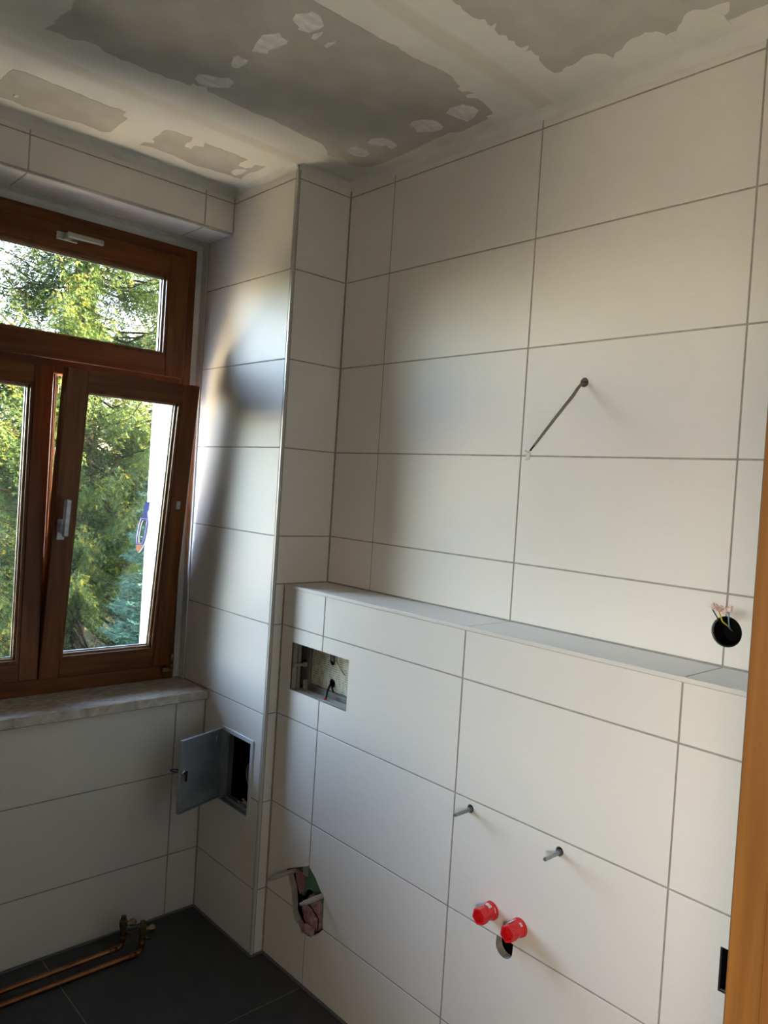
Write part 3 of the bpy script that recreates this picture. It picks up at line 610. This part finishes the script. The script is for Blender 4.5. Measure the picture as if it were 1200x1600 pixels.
# inner frame of dark grey plastic with rounded corner
bm = bmesh.new(); xa, xb = X0+.030, X0+.046
bm_box(bm, xa, xb, .735, .757, .935, 1.10, .003); bm_box(bm, xa, xb, .466, .757, .918, .943, .003); bm_box(bm, xa+.002, xb-.003, .466, .735, .943, .947)
done(bm, 'inner_frame', M['grey_plastic'], fb)
lf = box('leaflet', (X0+.040, X0+.0425, .466, .737, .943, 1.10), M['sheet'], fb)
lcut = [cut_cyl((X0+.02, .628, 1.045), (1, 0, 0), .05, .0150), cut_cyl((X0+.02, .628, 1.060), (1, 0, 0), .05, .0150), cut_cyl((X0+.02, .622, .972), (1, 0, 0), .05, .0150)]
carve(lf, lcut)
bm = bmesh.new(); bm_lathe(bm, (X0+.070, .626, 1.052), (-1, 0, 0), [(0, .010), (.030, .010), (.031, .007), (.034, .006)], 18); done(bm, 'pin', M['grey_plastic'], fb)
tube('wire', [(X0+.060, .622, .975), (X0+.030, .620, .968), (X0+.014, .613, .950), (X0+.006, .607, .930), (X0+.002, .606, .918)], .0036, M['black'], fb)
tube('wire_end', [(X0+.003, .6065, .932), (X0-.001, .606, .921), (X0-.006, .606, .912)], .0052, M['red'], fb)
tube('wire', [(X0+.050, .624, .975), (X0+.030, .610, .962), (X0+.026, .595, .950)], .0028, M['black'], fb)
tube('bowden_wire', [(X0+.036, .606, 1.075), (X0+.034, .598, 1.050), (X0+.036, .575, 1.025), (X0+.039, .560, 1.012)], .0012, M['brass'], fb)
# left rail with cross pin
bm = bmesh.new(); bm_box(bm, X0+.010, X0+.022, .772, .790, .918, 1.10, .002); bm_box(bm, X0+.004, X0+.028, .822, .829, .918, 1.10)
done(bm, 'side_rail', M['beige_plastic'], fb)
bm = bmesh.new(); bm_lathe(bm, (X0+.030, .752, 1.008), (-1, .35, 0), [(0, .008), (.012, .008), (.013, .005), (.036, .005), (.037, .009), (.046, .009)], 14); done(bm, 'cross_pin', M['beige_plastic'], fb)
box('red_strip', (X0+.004, X0+.008, .806, .816, .918, 1.10), M['pink_foam'], fb)
bm = bmesh.new(); bm_box(bm, X0-.004, X0+.026, .468, .766, .9185, .9275, .001); done(bm, 'bottom_ledge', M['beige_plastic'], fb)
bm = bmesh.new(); bm_box(bm, X0+.018, X0+.032, .742, .752, .925, .958, .002); done(bm, 'bracket', M['beige_plastic'], fb)
world_children(fb)

# ------------------------------------------------------------------ toilet connection opening
wo = empty('drain_outlet', (-.12, .62, .20)); tag(wo, 'green board and pink film in the torn hole low in the tiles by the pillar', 'drain outlet')
bm = bmesh.new(); bm_prism(bm, [(X0+.012, a, b) for a, b in ((.695, .40), (.50, .40), (.50, .19), (.60, .19), (.66, .25), (.685, .26))], (.010, 0, 0)); gb = done(bm, 'moisture_board', M['green_board'], wo)
carve(gb, [cut_cyl((X0-.02, .560, .388), (1, 0, 0), .06, .034), cut_cyl((X0-.02, .625, .245), (1, 0, 0), .06, .046)])
box('shade_sheet', (X0+.060, X0+.066, .48, .76, .14, .42), M['dark'], wo)  # near-black sheet stands for the shade behind the hole
# crumpled pink film round the pipe end
bm = bmesh.new(); rr = random.Random(9)
bmesh.ops.create_icosphere(bm, subdivisions=4, radius=.052, matrix=Matrix.Translation((X0+.020, .605, .222)) @ Matrix.Diagonal((.62, 1.05, 1.15, 1)))
from mathutils import noise as mnoise
for v in bm.verts:
    n_ = mnoise.noise(v.co*38)+.6*mnoise.noise(v.co*85+Vector((3, 1, 2))); v.co += (v.co-Vector((X0+.02, .605, .222))).normalized()*n_*.011
done(bm, 'wrapped_pipe_end', M['pink_foil'], wo)
bm = bmesh.new(); bm_tube(bm, [(X0-.012, .646, .262), (X0-.020, .62, .270), (X0-.018, .585, .262), (X0-.008, .558, .235), (X0-.006, .560, .20)], .0016, 6); done(bm, 'tie_band', M['black'], wo)
bm = bmesh.new(); bm_prism(bm, [(X0+.004, .712, .338), (X0+.002, .662, .335), (X0+.006, .664, .275), (X0+.008, .684, .255), (X0+.004, .700, .29)], (.006, 0, 0)); done(bm, 'foam_edge', M['pink_foam'], wo)
bm = bmesh.new(); bm_box(bm, X0+.002, X0+.010, .645, .668, .33, .40, .001); done(bm, 'metal_strap', M['beige_plastic'], wo)
bm = bmesh.new(); bm_prism(bm, [(XF+.004, .640, .184), (XF+.001, .600, .168), (XF-.003, .565, .178), (XF+.006, .570, .205), (XF+.008, .605, .200)], (.010, 0, 0)); done(bm, 'torn_film', M['pink_foil'], wo)
world_children(wo)

def threaded_rod(base, L, r, label, n_thr=16, droop=0.):
    t = empty('threaded_rod', base); tag(t, label, 'threaded rod', 'fixing rods sticking out of the low tiled wall')
    p0 = Vector(base); ax = Vector((-1, -.0, -droop)).normalized()
    prof = []; n = int(L/.0016)
    for i in range(n): prof.append((-.05+(L+.05)*i/n, r if i % 2 else r*.86))
    prof.append((L-.0015, r*.9)); prof.append((L, r*.7))
    bm = bmesh.new(); bm_lathe(bm, p0, ax, prof, 12); done(bm, 'rod', M['steel'], t)
    return t, ax
for (a, b, L, lb) in ((.700, .3335, .088, 'left one of the two grey rods beside the pillar, above the pink film'), (.5275, .3268, .086, 'grey rod at the right edge of the torn hole, crossing the pink film')):
    t, ax = threaded_rod((XF, a, b), L, .0058, lb)
    bm = bmesh.new(); bm_lathe(bm, Vector((XF, a, b))+ax*(.001), ax, [(-.02, .0078), (L-.018, .0078), (L-.016, .0070)], 14); done(bm, 'plastic_sleeve', M['beige_plastic'], t); world_children(t)
for (a, b), L, lb in zip(bolt_pos, (.060, .058), ('steel basin bolt left of its twin, beside the upright tile joint', 'steel basin bolt right of its twin, up and right of the red caps')):
    t, ax = threaded_rod((XF, a, b), L, .0052, lb)
    bm = bmesh.new(); bm_lathe(bm, Vector((XF+.002, a, b)), ax, [(0, .0085), (.006, .0085)], 6); done(bm, 'nut', M['steel'], t); world_children(t)

def red_cap(pos, label, twist, smear):
    a, b = pos; t = empty('pipe_cap', (XF, a, b)); tag(t, label, 'pipe cap', 'red plastic caps on the water pipe ends')
    ax = (-1, 0, 0); o = Vector((XF, a, b))
    bm = bmesh.new(); bm_lathe(bm, o, ax, [(-.02, .020), (.001, .020), (.0012, .0222), (.006, .0218), (.0065, .0195), (.028, .0185), (.030, .0190)], 28); done(bm, 'collar', M['red'], t)
    bm = bmesh.new()
    # hexagonal open socket end
    fx_, fy_ = frame_of(Vector(ax)); ri = []
    for d, r_ in ((.030, .0190), (.031, .0208), (.050, .0208), (.050, .0165), (.034, .0160)):
        ri.append([bm.verts.new(o+Vector(ax)*d+(fx_*math.cos(math.pi*k/3+twist)+fy_*math.sin(math.pi*k/3+twist))*r_) for k in range(6)])
    for p_, q_ in zip(ri, ri[1:]):
        for k in range(6): bm.faces.new((p_[k], p_[(k+1) % 6], q_[(k+1) % 6], q_[k]))
    bm.faces.new(ri[-1]); bm.faces.new(ri[0]); done(bm, 'hex_socket', M['red'], t)
    bm = bmesh.new()      # dried plaster smear wrapped on the upper side
    for (d0_, d1_, a0, a1) in smear:
        n = 6; prev = None
        for i in range(n+1):
            th = a0+(a1-a0)*i/n; jx = rn.uniform(-.002, .002)
            pr_ = []
            for d in (d0_+jx, d1_-jx):
                r_ = .0200 if d < .03 else .0209
                pr_.append(bm.verts.new(o+Vector(ax)*d+Vector((0, -math.cos(th), math.sin(th)))*(r_+.0004)))
            if prev: bm.faces.new((prev[0], pr_[0], pr_[1], prev[1]))
            prev = pr_
    done(bm, 'plaster_smear', M['plaster_smear'], t); world_children(t)
red_cap(cap_pos[0], 'red hexagonal pipe cap with white smear, left of the pair', .35, [(.012, .022, 1.0, 1.9), (.004, .009, .2, .9), (.009, .013, 1.5, 2.4)])
red_cap(cap_pos[1], 'scuffed red hexagonal pipe cap right of the other, above the oval hole', .45, [(.008, .040, 1.9, 2.25), (.008, .016, .7, 1.2)])

dp = empty('drain_pipe', (XF+.03, -.195, .50)); tag(dp, 'dark drain pipe inside the oval hole under the red caps', 'pipe')
bm = bmesh.new(); bm_lathe(bm, (XF+.075, -.195, .512), (-1, 0, 0), [(0, .010), (.040, .025), (.046, .025), (.046, .021), (.006, .0205)], 28); done(bm, 'socket', M['black'], dp); world_children(dp)
so2 = empty('socket_box', (XF+.02, -.755, .70)); tag(so2, 'dark square box cutout low in the tiles beside the wooden door frame', 'socket box')
bm = bmesh.new()
for b in ((XF+.012, XF+.070, -.795, -.792, .675, .769), (XF+.012, XF+.070, -.7185, -.7160, .675, .769), (XF+.012, XF+.070, -.792, -.7185, .675, .678), (XF+.012, XF+.070, -.792, -.7185, .7665, .769), (XF+.068, XF+.070, -.795, -.716, .675, .769)): bm_box(bm, *b)
done(bm, 'shell', M['black'], so2)
box('black_liner', (XF+.0065, XF+.030, -.7205, -.7190, .679, .765), M['black'], so2)  # black strip puts shade on the lit cut face of the hole
tube('wire', [(XF+.06, -.73, .75), (XF+.03, -.735, .73), (XF+.03, -.745, .70)], .0025, M['beige_plastic'], so2); world_children(so2)

# ------------------------------------------------------------------ round socket box in upper wall
jb = empty('junction_box', (.03, -.6061, 1.353)); tag(jb, 'round black junction box with wires in the upper tiles above the ledge', 'junction box')
bm = bmesh.new(); o = Vector((.0605, -.6061, 1.353)); bm_lathe(bm, o, (-1, 0, 0), [(0, .0335), (.055, .0335), (.055, .0310), (.006, .0305)], 32); done(bm, 'cup', M['black'], jb)
bm = bmesh.new()
for t0, t1 in ((2.2, 3.9),):
    n = 14; prev = None
    for i in range(n+1):
        th = t0+(t1-t0)*i/n
        cur = [bm.verts.new(o+Vector((-dx, -math.cos(th)*r_, math.sin(th)*r_))) for dx, r_ in ((.057, .0338), (.057, .0322+.0006*math.sin(i*2)), (.040, .0318))]
        if prev:
            for k in range(2): bm.faces.new((prev[k], cur[k], cur[k+1], prev[k+1]))
        prev = cur
done(bm, 'plaster_rim', M['grey_plastic'], jb)
tube('wire', [(.05, -.600, 1.350), (.02, -.602, 1.362), (-.002, -.596, 1.375), (-.010, -.590, 1.398)], .0016, M['yellow_wire'], jb)
tube('wire', [(.05, -.605, 1.345), (.015, -.606, 1.360), (-.004, -.611, 1.378), (-.008, -.612, 1.402)], .0016, M['blue_wire'], jb)
tube('wire', [(.05, -.602, 1.348), (.015, -.600, 1.358), (-.008, -.590, 1.378), (-.016, -.578, 1.400)], .0012, M['black'], jb)
def block(p, rot):
    bm = bmesh.new(); m_ = Matrix.Translation(p) @ Matrix.Rotation(rot, 4, 'X')
    v0 = len(bm.verts)
    bm_box(bm, -.005, .005, -.0055, .0055, -.005, .005, .0015); bm_tube(bm, [(0, -.003, 0), (0, -.003, .009)], .0034, 8); bm_tube(bm, [(0, .004, -.002), (0, .004, .006)], .0026, 8)
    bm.transform(m_); done(bm, 'terminal_block', M['terminal'], jb)
block((-.011, -.591, 1.402), .3); block((-.010, -.6035, 1.398), -.2); block((-.009, -.6135, 1.404), .1); block((-.016, -.580, 1.406), .7)
world_children(jb)

# ------------------------------------------------------------------ cable from the wall
cb = empty('cable', (0, -.1909, 1.929)); tag(cb, 'thin grey cable with bare white ends poking out of the upper tiled wall', 'cable')
c_end = Vector((-.165, -.148, 1.728))
pts = [Vector((.045, -.191, 1.930)), Vector((.01, -.190, 1.930)), Vector((-.008, -.188, 1.925)), Vector((-.018, -.184, 1.912)), Vector((-.032, -.181, 1.892)), Vector((-.052, -.176, 1.868)), Vector((-.085, -.168, 1.828)), Vector((-.118, -.160, 1.787)), Vector((-.145, -.153, 1.753))]
bm = bmesh.new(); bm_tube(bm, pts, [.0034, .0034, .0038, .0042, .0046, .0042, .0041, .0039, .0034], 10); done(bm, 'sheath', M['cable'], cb)
tube('core', [pts[-1], Vector((-.154, -.151, 1.742)), Vector((-.160, -.150, 1.733))], .0022, M['black'], cb)
bm = bmesh.new()
for i in range(7):
    a_ = rn.uniform(0, 6.28); d_ = Vector((-.3+rn.uniform(-.3, .2), math.cos(a_)*.9, math.sin(a_)*.9+.1)).normalized()*rn.uniform(.009, .016)
    s_ = Vector((-.158, -.150, 1.734)); bm_tube(bm, [s_, s_+d_*.6+Vector((0, .001, -.003)), s_+d_+Vector((0, .002, -.005))], .0026, 6)
bmesh.ops.create_icosphere(bm, subdivisions=1, radius=.0045, matrix=Matrix.Translation((-.161, -.1475, 1.7265)))
done(bm, 'wire_ends', M['white_wire'], cb); world_children(cb)

# ------------------------------------------------------------------ heating pipes on the floor
def pipe(y0, xv, zc, label):
    t = empty('copper_pipe', (-1.2, y0, 0)); tag(t, label, 'pipe', 'copper heating pipes along the window wall')
    zz = zc
    pts = [(-2.25, y0, zz), (-1.2, y0-.0, zz), (xv-.02, y0, zz), (xv-.004, y0, zz+.004), (xv, y0, zz+.02), (xv, y0, zz+.045)]
    bm = bmesh.new(); bm_tube(bm, pts, .0085, 14); done(bm, 'tube', M['copper'], t)
    bm = bmesh.new(); bm_tube(bm, [(xv-.045, y0, zz), (xv-.018, y0, zz)], .0105, 14); bm_tube(bm, [(xv, y0, zz+.02), (xv, y0, zz+.045)], .0108, 14); done(bm, 'elbow_fitting', M['copper'], t)
    bm = bmesh.new(); bm_lathe(bm, (xv, y0, zz+.040), (0, 0, 1), [(0, .012), (.016, .012), (.016, .010), (.030, .010), (.030, .0135), (.052, .0135), (.053, .010), (.066, .009)], 8); v_ = done(bm, 'valve_body', M['brass'], t)
    bm = bmesh.new(); bm_lathe(bm, (xv, y0, zz+.078), (1, -.25, 0), [(0, .008), (.022, .008), (.022, .012), (.036, .012), (.037, .008), (.042, .006)], 10); done(bm, 'valve_spindle', M['brass'], t)
    bm = bmesh.new(); bm_tube(bm, [(xv, y0, zz+.060), (xv+.012, y0-.004, zz+.048), (xv+.026, y0-.008, zz+.040)], .006, 8); done(bm, 'drain_nipple', M['brass'], t)
    world_children(t)
pipe(1.112, -.560, .0195, 'copper pipe nearer the window wall with shorter brass valve end')
pipe(1.062, -.515, .0095, 'copper pipe nearer the room with the right hand brass valve')

# ------------------------------------------------------------------ outside
gr = box('ground', (-60, 60, 1.64, 90, -.36, -.26), M['soil']); gr['kind'] = 'structure'
te = box('bounce_slab', (-9, 9, 1.64, 4.5, -.30, -.24), M['bounce_pale']); te['kind'] = 'structure'  # unseen pale slab added to bounce sunlight up to the ceiling
rng = np.random.default_rng(11)
def unit(v): return v/np.maximum(np.linalg.norm(v, axis=-1, keepdims=True), 1e-9)
def twig_mesh(name, P, D, Ln, tone, mat, parent, needles=7, nl=.020, nw=.0045):
    """P base points, D directions, Ln lengths: each a thin stem with needles standing off on both sides"""
    n = len(P); up = np.tile([0., 0., 1.], (n, 1)); s = unit(np.cross(D, up) + rng.normal(0, .25, (n, 3))); u = unit(np.cross(s, D))
    V = []; T = []; C = []
    tip = P + D*Ln[:, None]
    V.append(np.stack([P-s*.002, P+s*.002, tip], 1)); C.append(np.repeat(tone[:, None]*.6, 3, 1))
    for k in range(needles):
        t = (k+.5)/needles
        b = P + D*(Ln*t)[:, None]
        for sg in (-1, 1):
            rot = rng.uniform(-.9, .9, n)[:, None]
            dr_ = unit(D*.75 + sg*s*np.cos(rot) + u*np.sin(rot))
            L_ = nl*(1-.35*t)*rng.uniform(.8, 1.2, n)[:, None]
            V.append(np.stack([b-D*nw*.5, b+D*nw*.5, b+dr_*L_], 1)); C.append(np.repeat((tone*.8+.2*t)[:, None], 3, 1))
    V = np.concatenate(V, 0).reshape(-1, 3); C = np.clip(np.concatenate(C, 0).reshape(-1), 0, 1)
    nf = len(V)//3
    me = bpy.data.meshes.new(name); me.vertices.add(len(V)); me.vertices.foreach_set('co', V.astype(np.float32).ravel())
    me.loops.add(len(V)); me.loops.foreach_set('vertex_index', np.arange(len(V), dtype=np.int32))
    me.polygons.add(nf); me.polygons.foreach_set('loop_start', np.arange(0, len(V), 3, dtype=np.int32)); me.polygons.foreach_set('loop_total', np.full(nf, 3, dtype=np.int32))
    at = me.attributes.new('tone', 'FLOAT', 'POINT'); at.data.foreach_set('value', C.astype(np.float32))
    me.update(calc_edges=True)
    o_ = link(name, me, mat, parent); o_['kind'] = 'stuff'
    return o_
NT = [0]
def spruce(name, base, height, zlo, zhi, rad, az, dens, label, mat, dz=.2, per=5, tw=.09, hang=.5, toplight=.35, group='conifers outside the window', inner=.3):
    bx_, by_, bz_ = base
    t = empty(name, base); tag(t, label, 'tree', group)
    bm = bmesh.new(); n = 10
    bm_tube(bm, [(bx_+.05*math.sin(i), by_+.04*math.cos(i*1.3), bz_+height*i/n) for i in range(n+1)], [max(.012, rad*.055*(1-i/n)) for i in range(n+1)], 8)
    bark = done(bm, 'trunk', M['bark'], t)
    P, D, L_, TN = [], [], [], []; bm = bmesh.new()
    r_ = np.random.default_rng(int(abs(bx_)*1000+abs(by_)*10))
    z = zlo
    while z < zhi:
        rz = rad*max(.06, (1-(z-bz_)/height))**.8
        for j in range(per):
            a = r_.uniform(az[0], az[1]); Lb = rz*r_.uniform(.72, 1.05); dirh = np.array([math.cos(a), math.sin(a), 0.]); zb_ = z+r_.uniform(-dz/2, dz/2)
            sidev = np.array([-dirh[1], dirh[0], 0.]); sag = r_.uniform(.10, .30)*Lb
            def bp(s): return np.array([bx_, by_, zb_]) + dirh*Lb*s + np.array([0, 0, 1.])*(-sag*math.sin(math.pi*min(1, s*.9)*.75)+ .12*Lb*s**3)
            bm_tube(bm, [bp(s) for s in (0, .3, .55, .8, 1.)], [.004+.007*Lb*(1-s)*.8 for s in (0, .3, .55, .8, 1.)], 5, caps=False)
            s = inner; step = dens/Lb
            while s < 1.0:
                c = bp(s); tn = unit(bp(min(1, s+.02))-bp(s-.02))
                for sg in (-1, 1):
                    ls = (.10+.36*Lb*(1-s)*.8)*r_.uniform(.7, 1.1)
                    d0_ = unit(tn*.75+sg*sidev*r_.uniform(.6, 1.)+np.array([0, 0, -hang*r_.uniform(.3, 1.3)]))
                    nt_ = max(2, int(ls/(tw*.42)))
                    for q in range(nt_):
                        f = (q+.5)/nt_; pos = c+d0_*ls*f+np.array([0, 0, -hang*ls*f*f*.5])
                        dd_ = unit(d0_+np.array([0, 0, -hang*f*.8]))
                        s2 = unit(np.cross(dd_, [0, 0, 1.]))
                        for sg2 in (-1, 1):
                            P.append(pos); D.append(unit(dd_*.8+sg2*s2*.75+np.array([0, 0, r_.uniform(-.45, .25)]))); L_.append(tw*r_.uniform(.6, 1.15)*(1.1-.4*f))
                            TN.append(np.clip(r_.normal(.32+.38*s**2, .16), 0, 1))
                s += step*r_.uniform(.7, 1.3)
        z += dz
    done(bm, 'branches', M['bark'], t, fix=False)['kind'] = 'stuff'
    P = np.array(P); D = np.array(D); L_ = np.array(L_); TN = np.array(TN)
    NT[0] += len(P)
    twig_mesh('needles', P, D, L_, TN, mat, t, needles=6 if tw < .1 else 4, nl=tw*.30, nw=tw*.07)
    world_children(t)
    return t
spruce('spruce', (1.25, 6.6, -.25), 7.6, -.1, 5.2, 2.9, (-2.70, -1.0), .066, 'large green spruce close to the window with drooping twigs', M['spruce'], dz=.16, per=6, hang=1.1)
spruce('spruce', (-1.75, 8.2, -.25), 6.0, -.1, 4.6, 1.6, (-2.6, .2), .10, 'smaller spruce at the left edge of the window view', M['spruce'], dz=.22, per=6, tw=.11, hang=1.)
spruce('spruce', (4.2, 9.6, -.25), 8.6, -.1, 7.0, 2.9, (-3.3, -1.0), .085, 'spruce with sunlit yellow put in its needles, behind the near one, to its right', M['spruce_sunny'], dz=.26, per=8, tw=.15, hang=1.)
spruce('spruce', (1.9, 13.0, -.25), 10.0, 0, 7.6, 3.2, (-3.1, 0), .10, 'brownish spruce far behind, seen in the gap against the sky', M['spruce_dry'], dz=.34, per=7, tw=.22, hang=1.3)
spruce('spruce', (6.8, 14.5, -.25), 11.0, 0, 9.0, 3.6, (-3.4, -1.0), .11, 'darkest spruce at the back right of the window view', M['spruce'], dz=.40, per=8, tw=.25, hang=1.1)
spruce('spruce', (-4.3, 4.3, -.25), 6.5, -.1, 4.8, 1.9, (-2.2, 1.6), .10, 'unseen spruce added left of the window to keep sky glow off the pillar', M['spruce_dark'], dz=.20, per=9, tw=.14, hang=1.)  # added out of view to dim the pillar side
spruce('spruce', (-.3, 11.2, -.25), 8.5, -.1, 6.4, 2.3, (-2.9, -.3), .12, 'dark spruce behind the gap between the two nearest spruces', M['spruce_dark'], dz=.26, per=8, tw=.19, hang=1.2)
spruce('spruce', (3.4, 12.0, -.25), 9.5, -.1, 7.0, 2.6, (-2.9, -.6), .12, 'dark spruce right behind the sunlit one', M['spruce_dark'], dz=.26, per=8, tw=.19, hang=1.2)
spruce('spruce', (-6.0, 8.4, -.25), 7.5, -.1, 5.6, 2.4, (-2.4, .8), .13, 'dark unseen spruce added farthest left to block sky light', M['spruce_dark'], dz=.30, per=8, tw=.20, hang=1.)  # unseen, added to cut more of the left sky from the pillar
spruce('blue_conifer', (.66, 3.35, -.25), 2.15, -.15, 1.75, .50, (-4.3, .3), .045, 'small blue green conifer low at the right of the window view', M['cypress'], dz=.08, per=10, tw=.06, hang=.05, group=None, inner=.35)
# garage added unseen at the right, its roof keeps the low sun off the lower branches
nb = empty('sun_block', (7, 2.4, -.25)); tag(nb, 'white block with red roof, added out of view to shade the branches', 'sun blocker')
box('wall', (5.9, 8.1, .5, 4.3, -.25, 3.0), M['white_out'], nb)
bm = bmesh.new(); bm_prism(bm, [(5.6, .2, 3.0), (8.4, .2, 3.0), (7.0, .2, 4.5)], (0, 4.4, 0)); done(bm, 'roof', M['roof'], nb); world_children(nb)
